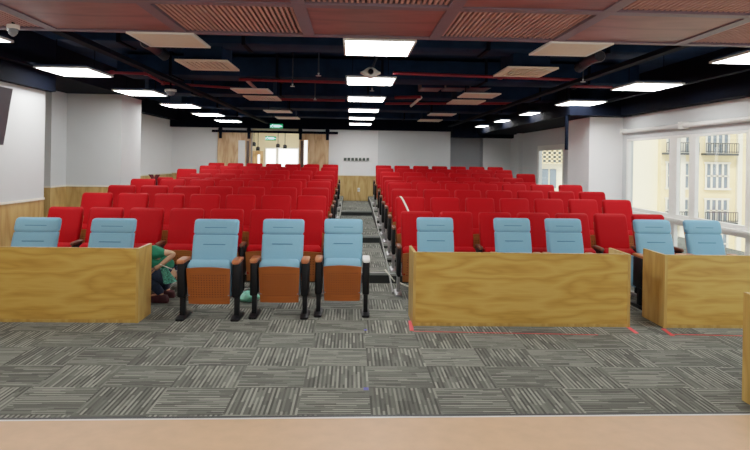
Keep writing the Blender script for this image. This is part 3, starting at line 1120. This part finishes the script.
# blue chairs: (pixel x of back centre, depth of back top, width factor, label)
BLUE = [
    (217.5, 7.08, 1.10, 'light blue chair in the open, beside the end of the long oak desk'),
    (284, 7.18, 1.05, 'light blue chair in the open, middle one of the three without a desk'),
    (343.5, 7.28, 1.0, 'light blue chair in the open, at the foot of the aisle'),
    (39.5, 7.40, 1.13, 'light blue chair behind the wall-side oak desk, nearest the wall'),
    (115, 7.40, 1.13, 'light blue chair behind the wall-side oak desk, near the crouching person'),
    (434.5, 7.62, 0, 'light blue chair behind the central oak desk, nearest the aisle'),
    (511, 7.68, 0, 'light blue chair behind the central oak desk, middle of three'),
    (562, 7.7, 0, 'light blue chair behind the central oak desk, nearest the windows'),
    (650.5, 7.7, 1.02, 'light blue chair in the gap between the central and window-side desks'),
    (700.5, 7.7, 1.02, 'light blue chair behind the oak desk by the windows'),
]
blue = {}
for px, y, rz, lab in BLUE:
    t = place(blue, 0, make_blue)
    t.location = (P(px, 230, Y=y).x, y - .25, 0)
    t.scale = (rz or 1, 1, .965 if px < 200 else 1)
    t['label'] = lab

    if px == 343.5:
        for ch in t.children:
            if ch.name.startswith('armrest') and max(v.co.x for v in ch.data.vertices) > .1:
                ch.material_slots[0].link = 'OBJECT'
                ch.material_slots[0].material = M['white_metal']
                ch['label'] = 'white armrest pad'

# ------------------------------------------------------------------ desks
def desk(x0, x1, yf, h, d, label, plinth=True):
    t = thing('oak_desk', label, 'desk', ((x0 + x1) / 2, yf, 0), 0, 'oak desks facing the stage')
    w = (x1 - x0) / 2
    T = .028
    MB().box(-w + T, w - T, .0, .025, .035, h - .004).build('front_panel', M['desk'], t)
    for sg in (-1, 1):
        a, c = sorted((sg * w, sg * (w - T)))
        MB().box(a, c, -.004, d, .0, h).build('side_panel', M['deskedge'], t)
    MB().box(-w + T, w - T, .025, d - .02, h - .17, h - .14).build('desktop', M['desk'], t)
    MB().box(-w + T, w - T, .006, .026, 0, .035).build('plinth', M['deskedge'], t)
    MB().box(-w + T, w - T, -.002, .03, h - .004, h + .002).build('top_edge', M['deskedge'], t)
    return t


def desk_px(xl, xr, yb, yt_mid, length=None, side='l', **k):
    pass


pf = P(138, 323, Z=0)
d1 = desk(pf.x - 2.0, pf.x, pf.y, .775, .41, 'long oak desk on the wall side, two blue chairs behind it')
pf = P(412.5, 326, Z=0)
pg = P(630, 327.5, Z=0)
d2 = desk(pf.x, pg.x, pf.y, .775, .5, 'long oak desk in the middle, three blue chairs behind it')
pf = P(664, 328, Z=0)
d3 = desk(pf.x, pf.x + (pg.x - d2.location.x) * 2 * .62, pf.y, .775, .5, 'oak desk by the windows, one blue chair behind it')
pf = P(741.8, 400, Z=0)
d4 = desk(pf.x, pf.x + 1.0, pf.y - .4, .80, .4, 'near oak desk at the window end of the stage edge')

# ------------------------------------------------------------------ tape on the carpet
def tape(a, c, w, label, mat='tape'):
    p0, p1 = P(a[0], a[1], Z=.002), P(c[0], c[1], Z=.002)
    d = (p1 - p0).normalized()
    n = Vector((-d.y, d.x, 0)) * w / 2
    nseg = 6
    L = []
    for i in range(nseg + 1):
        q = p0.lerp(p1, i / nseg)
        z = .001
        L.append([(q + n) + Vector((0, 0, z)), (q - n) + Vector((0, 0, z)), (q - n) + Vector((0, 0, z + .002)), (q + n) + Vector((0, 0, z + .002))])
    o = MB().loft(L, smooth=False).build('floor_tape', M[mat])
    return tag(o, label, 'tape', 'tape marks on the carpet')


tape((410.3, 321), (411.8, 331), .04, 'red tape mark at the aisle corner of the central desk')
tape((414, 331.5), (598, 335), .012, 'long thin red tape line in front of the central desk')
tape((628.5, 327.5), (637, 333.5), .04, 'red tape mark at the window end of the central desk')
tape((663, 329), (673, 336), .04, 'red tape mark at the corner of the window-side desk')
tape((673, 334.5), (742, 336), .016, 'long thin red tape line in front of the window-side desk')
tape((363.6, 389), (368.6, 389), .05, 'blue tape mark on the carpet nearest the stage', 'tape_blue')
tape((364, 330), (367, 330), .05, 'blue tape mark on the carpet before the aisle', 'tape_blue')

# ------------------------------------------------------------------ loose things
w0, w1, w2, w3 = P(386, 272, Y=8.72), P(394, 279, Z=.012), P(402, 284, Z=.012), P(409, 286.5, Z=.012)
pts = [Vector((w0.x, 8.9, .165)), Vector((w0.x + .01, 8.76, .165)), Vector((w0.x + .02, 8.72, .16)), Vector((w1.x - .02, 8.66, .05)), w1, w2, w3]
q = []
for i in range(len(pts) - 1):
    for u in (0, .33, .66):
        q.append(pts[i].lerp(pts[i + 1], u))
q.append(pts[-1])
tag(MB().tube(q, .009, 6).build('floor_cable', M['white_cord']), 'white cable lying over the first aisle step', 'cable')

# white strap over a second-row aisle chair (lies on the cushion's front)
sx, sy, sz = XAR, ROWY[1] - YOFF, ROWZ[1]
prof = [(.40, .05), (.55, .075), (.72, .12), (.84, .165), (1.06, .235)]
L = []
for i in range(13):
    u = i / 12
    z = 1.066 - .254 * u
    x = -.15 + .13 * u ** .8
    th = .085 / 2 + .016 * math.sin(math.pi * min(1, (z - .42) / .637)) + .018
    y = lerp_prof(prof, z) - th * (1 if z < 1.05 else .55)
    L.append([(sx + x + a, sy + y + c, sz + z) for a, c in rrect(0, 0, .014, .004, .003, 1)])
tag(MB().loft(L).build('strap', M['white_cord']), 'white curved strap hanging over the aisle chair in the second red row', 'strap')

# mint bag on the floor between the two front chairs
p = P(247, 303.5, Z=0)
rng = random.Random(3)
b = MB()
L = []
n = 22
for k in range(9):
    u = k / 8
    r = .115 * math.sin(math.pi * (.12 + .80 * u)) ** .7
    L.append([(r * 1.15 * math.cos(t) * (1 + .16 * math.sin(5 * t + 3 * u)), r * .85 * math.sin(t) * (1 + .14 * math.cos(4 * t + k)), .11 * u * (1 + .15 * math.sin(3 * t + k)) + .004) for t in [2 * math.pi * i / n for i in range(n)]])
b.loft(L)
t = thing('plastic_bag', 'crumpled mint green plastic bag on the carpet between two blue chairs', 'bag', (p.x, p.y + .1, 0))
b.build('bag_body', M['mint'], t)
MB().tube([(-.03, 0, .1), (-.05, .01, .15), (0, .0, .165), (.05, -.01, .15), (.03, 0, .1)], .008, 6).build('bag_handle', M['white_metal'], t)

# maroon bag over the fifth-row wall seat
cxr = XAL - 6 * PITCH
sy, sz = ROWY[4] - YOFF, ROWZ[4]
t = thing('cloth_bag', 'small dark maroon bag hung on the wall seat of the fifth row', 'bag', (P(157, 178, Y=ROWY[4]).x, sy + .10, sz + .96))
b = MB()
for sg in (-1, 1):
    L = []
    for u in (0, .25, .5, .75, 1):
        w = .035 + .05 * u
        L.append([(sg * .07 * u + a, c - .03, .02 + .13 * u) for a, c in rrect(0, 0, w * .55, .022, .012)])
    b.loft(L)
L = []
for z, w in ((-.12, .03), (-.08, .06), (0, .06), (.05, .05)):
    L.append([(a, c - .03, z) for a, c in rrect(0, 0, w, .03, .02)])
b.loft(L)
b.build('bag_body', M['maroon'], t)
MB().rbox(-.03, .03, -.075, -.055, -.03, .0, .006).build('tag', M['white_metal'], t)

# ------------------------------------------------------------------ crouching person
def skin_mesh(name, chains, mat, parent, sub=2, extra=None):
    """one continuous surface grown round a joint skeleton; chains: lists of (point, radius); shared points weld"""
    me = bpy.data.meshes.new(name)
    vs, es, rs, idx = [], [], [], {}

    def vid(p, r):
        key = tuple(round(c, 4) for c in p)
        if key not in idx:
            idx[key] = len(vs)
            vs.append(p)
            rs.append(r)
        return idx[key]
    for ch in chains:
        prev = None
        for p, r in ch:
            i = vid(p, r)
            if prev is not None and prev != i:
                es.append((prev, i))
            prev = i
    me.from_pydata(vs, es, [])
    o = bpy.data.objects.new(name, me)
    C.objects.link(o)
    md = o.modifiers.new('skin', 'SKIN')
    md.use_smooth_shade = True
    sv = me.skin_vertices[0].data if me.skin_vertices else None
    if sv is None:
        bm = bmesh.new()
        bm.from_mesh(me)
        bm.verts.layers.skin.verify()
        bm.to_mesh(me)
        bm.free()
        sv = me.skin_vertices[0].data
    for i, r in enumerate(rs):
        sv[i].radius = (r, r) if not isinstance(r, tuple) else r
        sv[i].use_root = i == 0
    if sub:
        s = o.modifiers.new('sub', 'SUBSURF')
        s.levels = s.render_levels = sub
    dg = bpy.context.evaluated_depsgraph_get()
    dg.update()
    nm = bpy.data.meshes.new_from_object(o.evaluated_get(dg))
    o.modifiers.clear()
    o.data = nm
    nm.name = name
    nm.materials.clear()
    nm.materials.append(mat)
    if extra:
        bm = bmesh.new()
        bm.from_mesh(nm)
        tmp = bpy.data.meshes.new('tmp')
        tmp.from_pydata(extra.v, [], extra.f)
        bm.from_mesh(tmp)
        bmesh.ops.recalc_face_normals(bm, faces=bm.faces)
        bm.to_mesh(nm)
        bm.free()
    for pl in nm.polygons:
        pl.use_smooth = True
    if parent:
        o.parent = parent
    return o


PYV = 7.47
E_ = P(175, 253.5, Y=PYV - .02)          # elbow of the near arm
ox, oy = E_.x - .14, PYV + .06           # origin under the hips
per = thing('person', 'person in a green shirt crouching behind the wall-side desk, elbow raised', 'person', (ox, oy, 0))


def V(x, y, z):
    return (x - ox, y - oy, z)


ex, ez = E_.x, E_.z
S_ = (ex - .33, PYV + .0, ez + .0)      # near shoulder
S2 = (ex - .33, PYV + .30, ez + .0)
NK = (ex - .43, PYV + .15, ez - .08)
HD = (ex - .54, PYV + .15, ez - .16)
CHS = (ex - .32, PYV + .15, ez - .07)
WST = (ex - .17, PYV + .15, ez - .2)
PEL = (ex - .10, PYV + .15, ez - .30)
wr = P(159, 266.5, Y=PYV - .06)
WR = (wr.x, PYV - .06, wr.z)
hx, hz_ = WR[0] - .05, WR[2] - .03
fing = MB()
HP = Vector(V(hx, PYV - .06, hz_))
for k in range(4):
    oy_ = -.03 + k * .02
    ln = [.062, .07, .066, .052][k]
    b0 = HP + Vector((-.02, oy_, .0))
    fing.tube([b0, b0 + Vector((-.03, 0, -.006)), b0 + Vector((-.04 - ln * .3, 0, -.03)), b0 + Vector((-.035 - ln * .1, 0, -.055))], [.0095, .0092, .0085, .006], 8)
tb = HP + Vector((.01, -.035, -.005))
fing.tube([tb, tb + Vector((-.015, -.02, -.018)), tb + Vector((-.035, -.022, -.04))], [.011, .010, .007], 8)
far_hand = (ex - .45, PYV + .33, ez - .30)
KN = (ex - .42, PYV + .02, ez - .20)
KN2 = (ex - .42, PYV + .28, ez - .20)
AN = (ex - .15, PYV + .02, .09)
AN2 = (ex - .15, PYV + .28, .09)
HIP1 = (ex - .11, PYV + .06, ez - .30)
HIP2 = (ex - .11, PYV + .24, ez - .30)
TO = (ex - .30, PYV + .02, .06)
TO2 = (ex - .30, PYV + .28, .06)
body = skin_mesh('body', [
    [(V(*PEL), .10), (V(*WST), .10), (V(*CHS), .12), (V(*NK), .055), (V(HD[0] + .07, HD[1], HD[2] + .03), .05), (V(*HD), .085), (V(HD[0] - .08, HD[1], HD[2] - .05), .06)],
    [(V(*CHS), .12), (V(*S_), .05), (V(ex - .15, PYV - .01, ez + .01), .043), (V(ex, PYV - .02, ez), .038), (V((ex + WR[0]) / 2, PYV - .04, (ez + WR[2]) / 2), .034), (V(*WR), .024), (V(hx, PYV - .06, hz_), (.022, .036))],
    [(V(*CHS), .12), (V(*S2), .05), (V(ex - .4, PYV + .36, ez - .12), .038), (V(*far_hand), .026), (V(ex - .5, PYV + .33, ez - .34), .03)],
    [(V(*PEL), .10), (V(*HIP1), .08), (V(*KN), .055), (V(*AN), .038), (V(*TO), .03)],
    [(V(*PEL), .10), (V(*HIP2), .08), (V(*KN2), .055), (V(*AN2), .038), (V(*TO2), .03)],
], M['skin'], per, 2, fing)
skin_mesh('shirt', [
    [(V(PEL[0] + .01, PEL[1], PEL[2] + .05), .142), (V(*WST), .132), (V(*CHS), .145), (V(NK[0] + .03, NK[1], NK[2]), .075)],
    [(V(*CHS), .145), (V(*S_), .072), (V(ex - .2, PYV - .008, ez + .005), .062), (V(ex - .09, PYV - .015, ez + .005), .056)],
    [(V(*CHS), .145), (V(*S2), .072), (V(ex - .37, PYV + .33, ez - .03), .06)],
], M['green_shirt'], per)
skin_mesh('trousers', [
    [(V(WST[0] + .03, WST[1], WST[2] - .06), .12), (V(*PEL), .14), (V(*HIP1), .115), (V((HIP1[0] + KN[0]) / 2, PYV + .03, (HIP1[2] + KN[2]) / 2), .088), (V(*KN), .072), (V((KN[0] + AN[0]) / 2, PYV + .02, (KN[2] + AN[2]) / 2), .066), (V(*AN), .052)],
    [(V(*PEL), .135), (V(*HIP2), .10), (V((HIP2[0] + KN2[0]) / 2, PYV + .27, (HIP2[2] + KN2[2]) / 2), .088), (V(*KN2), .072), (V(*AN2), .052)],
], M['navy'], per)
hd = Vector(V(*HD))
b = MB()
L = []
for k in range(9):
    u = k / 8
    r = .108 * math.sin(math.pi * (.10 + .62 * u))
    L.append([(hd.x + .05 - .0 + .14 * (.5 - u) * .2 + r * .9 * math.cos(t), hd.y + r * .9 * math.sin(t), hd.z + .115 - .17 * u) for t in [2 * math.pi * i / 16 for i in range(16)]])
b.loft(L)
b.build('hair', M['hair'], per)
f = MB()
for sy in (-.035, .035):
    f.lathe([(0, 0), (.012, .003), (.014, .008), (0, .014)], 8, at=(hd.x - .085, hd.y + sy, hd.z + .0))
f.build('eyes', M['hair'], per)
f = MB().tube([(hd.x - .10, hd.y, hd.z + .0), (hd.x - .125, hd.y, hd.z - .03), (hd.x - .105, hd.y, hd.z - .04)], [.009, .014, .009], 8)
f.build('nose', M['skin'], per)
for (a, t0) in ((AN, TO), (AN2, TO2)):
    L = []
    for u, w, h in ((-.05, .03, .03), (-.03, .042, .045), (.05, .044, .05), (.14, .046, .04), (.21, .04, .028), (.245, .022, .018)):
        x = a[0] + .02 - u
        L.append([(x - ox, a[1] - oy + yy, h + zz) for yy, zz in rrect(0, 0, w, h, .02)])
    MB().loft(L).build('shoe', M['shoe'], per)

# teal cloth hanging from the person's hand
ca, cb = P(160, 268, Y=PYV - .12), P(173, 283, Y=PYV - .12)
b = MB()
nx, nz = 10, 12
g = []
for j in range(nz + 1):
    v_ = j / nz
    for i in range(nx + 1):
        u = i / nx
        x = ca.x + (cb.x - ca.x) * (.25 + .5 * v_ + (u - .5) * (.5 + .5 * v_))
        z = ca.z + (cb.z - ca.z) * v_ - .012 * math.sin(u * 5)
        y = PYV - .115 + .022 * math.sin(u * 11 + v_ * 3) * (.3 + v_)
        g.append((x, y, z))
W = nx + 1
fc = []
N = len(g)
g2 = [(x, y + .012, z) for x, y, z in g]
for j in range(nz):
    for i in range(nx):
        a = j * W + i
        fc += [(a, a + 1, a + W + 1, a + W), (N + a, N + a + W, N + a + W + 1, N + a + 1)]
for i in range(nx):
    fc += [(i, N + i, N + i + 1, i + 1), (nz * W + i, nz * W + i + 1, N + nz * W + i + 1, N + nz * W + i)]
for j in range(nz):
    fc += [(j * W, (j + 1) * W, N + (j + 1) * W, N + j * W), (j * W + nx, N + j * W + nx, N + (j + 1) * W + nx, (j + 1) * W + nx)]
o = MB().add(g + g2, fc, 0, True).build('cleaning_cloth', M['teal'])
tag(o, "mottled teal cloth held in the crouching person's hand", 'cloth')
a, c = P(160, 264.5, Y=PYV - .145), P(177, 271, Y=PYV - .165)
o = MB().tube([a, c], [.007, .005], 8).build('thin_rod', M['white_cord'])
tag(o, 'thin pale rod held beside the teal cloth', 'rod')

# ------------------------------------------------------------------ outside: apartment block
FY = 62
def fx(px):
    return P(px, 165, Y=FY).x


def fz(py, px=715):
    return P(px, py, Y=FY).z


bl = thing('apartment_building', 'cream apartment block with balconies seen through the windows', 'building', (fx(700), FY, fz(300)))
O = bl.location.copy()


def fb(mb, x0, x1, y0, y1, z0, z1):
    return mb.box(x0 - O.x, x1 - O.x, y0 - O.y, y1 - O.y, z0 - O.z, z1 - O.z)


fb(MB(), fx(661), fx(860), FY, FY + 12, fz(420), fz(20)).build('wall', M['facade'], bl)
fb(MB(), fx(500), fx(661) - .01, FY + .6, FY + 12, fz(420), fz(20)).build('wall', M['facade_pale'], bl)
for k, px in enumerate((681.5, 738, 790)):
    fb(MB(), fx(px) - .25, fx(px) + .25, FY - .35, FY, fz(420), fz(20)).build('pilaster', M['facade_trim'], bl)
for cxp in (677.5, 716.5, 765):
    for r, (y0, y1, rail) in enumerate(((68, 84, 1), (101, 118, 0), (134, 153, 1), (164, 188, 0), (200, 221, 1), (233, 254, 0))):
        x0, x1 = fx(cxp - 11), fx(cxp + 11.5)
        w = fb(MB(), x0, x1, FY - .06, FY, fz(y1), fz(y0)).build('window', M['facade_glass'], bl)
        f = MB()
        for q in (0, .25, .5, .75, 1):
            xx = x0 + (x1 - x0) * q
            fb(f, xx - .1, xx + .1, FY - .14, FY - .06, fz(y1), fz(y0))
        fb(f, x0 - .2, x1 + .2, FY - .16, FY - .06, fz(y0), fz(y0) + .2)
        fb(f, x0 - .2, x1 + .2, FY - .3, FY - .06, fz(y1) - .2, fz(y1))
        fb(f, x0, x1, FY - .14, FY - .06, (fz(y0) + fz(y1)) / 2 - .06, (fz(y0) + fz(y1)) / 2 + .06)
        f.build('window_frame', M['facade_trim'], w)
        if rail:
            g = MB()
            zb_, zt_ = fz(y1), fz(y1) + .95
            fb(g, x0 - .5, x1 + .5, FY - 1.0, FY - .0, zb_ - .25, zb_ - .05)
            for z in (zb_ + .1, zt_):
                fb(g, x0 - .5, x1 + .5, FY - 1.0, FY - .94, z - .04, z + .04)
            for q in range(15):
                xx = x0 - .5 + (x1 - x0 + 1) * q / 14
                fb(g, xx - .03, xx + .03, FY - .99, FY - .95, zb_, zt_)
            g.build('balcony_railing', M['iron'], bl)
# second block further along, seen through the far window
b2 = thing('apartment_building', 'pale building with yellow lattice balconies seen through the far window', 'building', (fx(550), 48, -10))
fb2 = lambda mb, x0, x1, y0, y1, z0, z1: mb.box(x0 - b2.location.x, x1 - b2.location.x, y0 - 48, y1 - 48, z0 + 10, z1 + 10)
px0, px1 = P(525, 165, Y=48).x, P(580, 165, Y=48).x
zz = lambda py: P(550, py, Y=48).z
fb2(MB(), px0, px1, 48, 54, -10, zz(110)).build('wall', M['facade_pale'], b2)
for k, (y0, y1) in enumerate(((126, 140), (147, 163))):
    g = MB()
    for q in range(12):
        xx = px0 + (px1 - px0) * q / 11
        fb2(g, xx - .08, xx + .08, 47.5, 47.6, zz(y1), zz(y0))
    for q in range(5):
        z = zz(y1) + (zz(y0) - zz(y1)) * q / 4
        fb2(g, px0, px1, 47.5, 47.6, z - .06, z + .06)
    g.build('lattice_balcony', M['facade'], b2)
    fb2(MB(), px0, px1, 47.9, 48, zz(y1), zz(y0)).build('window', M['facade_glass'], b2)
for k, px in enumerate((545, 553)):
    fb2(MB(), P(px - 3, 165, Y=48).x, P(px + 3, 165, Y=48).x, 47.9, 48, zz(188), zz(169)).build('window', M['facade_glass'], b2)
struct(MB().box(8, 90, -20, 90, fz(420) - .2, fz(420)).build('ground', M['facade_trim']))

# ------------------------------------------------------------------ light
w = bpy.data.worlds.new('world')
SC.world = w
w.use_nodes = True
nt = w.node_tree
bg = nt.nodes['Background']
sky = nt.nodes.new('ShaderNodeTexSky')
sky.sky_type = 'HOSEK_WILKIE'
sky.turbidity = 6
sky.sun_direction = Vector((-.35, -.6, .75)).normalized()
mx = nt.nodes.new('ShaderNodeMixRGB')
mx.inputs[0].default_value = .75
mx.inputs[2].default_value = (1.0, 1.0, 1.0, 1)
nt.links.new(sky.outputs[0], mx.inputs[1])
nt.links.new(mx.outputs[0], bg.inputs[0])
bg.inputs[1].default_value = 2.2
sd = bpy.data.lights.new('sun', 'SUN')
sd.energy = 2.2
sd.angle = .05
sd.color = (1, .96, .88)
so = bpy.data.objects.new('sun', sd)
C.objects.link(so)
so.rotation_euler = Vector((.35, .6, -.75)).to_track_quat('-Z', 'Y').to_euler()

ld = bpy.data.lights.new('lobby_fill_lamp', 'AREA')  # fill lamp added to brighten the lobby
ld.size = 1.5
ld.energy = 70
lo_ = bpy.data.objects.new('lobby_fill_lamp', ld)
C.objects.link(lo_)
lo_.location = ((xo0 + xo1) / 2, YB + 2.2, 3.15)
# unseen fill lamps added under the wooden ceiling to brighten stage and desk fronts
for x in (-2.6, .3, 3.2):
    ld = bpy.data.lights.new('stage_fill_lamp', 'AREA')
    ld.shape = 'RECTANGLE'
    ld.size, ld.size_y = 1.1, .5
    ld.energy = 85
    ld.color = (1, .97, .92)
    lo_ = bpy.data.objects.new('stage_fill_lamp', ld)
    C.objects.link(lo_)
    lo_.location = (x, 1.0, PZ - .02)
    lo_.rotation_euler = (math.radians(18), 0, 0)

SC.view_settings.view_transform = 'Standard'
SC.view_settings.look = 'None'
SC.view_settings.exposure = 0
SC.view_settings.use_curve_mapping = True
cm = SC.view_settings.curve_mapping
cm.white_level = (3, 3, 3)
cc = cm.curves[3]
for x, y in ((.02, .075), (.05, .18), (.12, .37), (.3, .66), (.6, .88)):
    cc.points.new(x, y)
cm.update()
SC.cycles.use_denoising = True
SC.cycles.max_bounces = 8
SC.cycles.diffuse_bounces = 5
SC.cycles.transparent_max_bounces = 12
SC.cycles.sample_clamp_indirect = 8
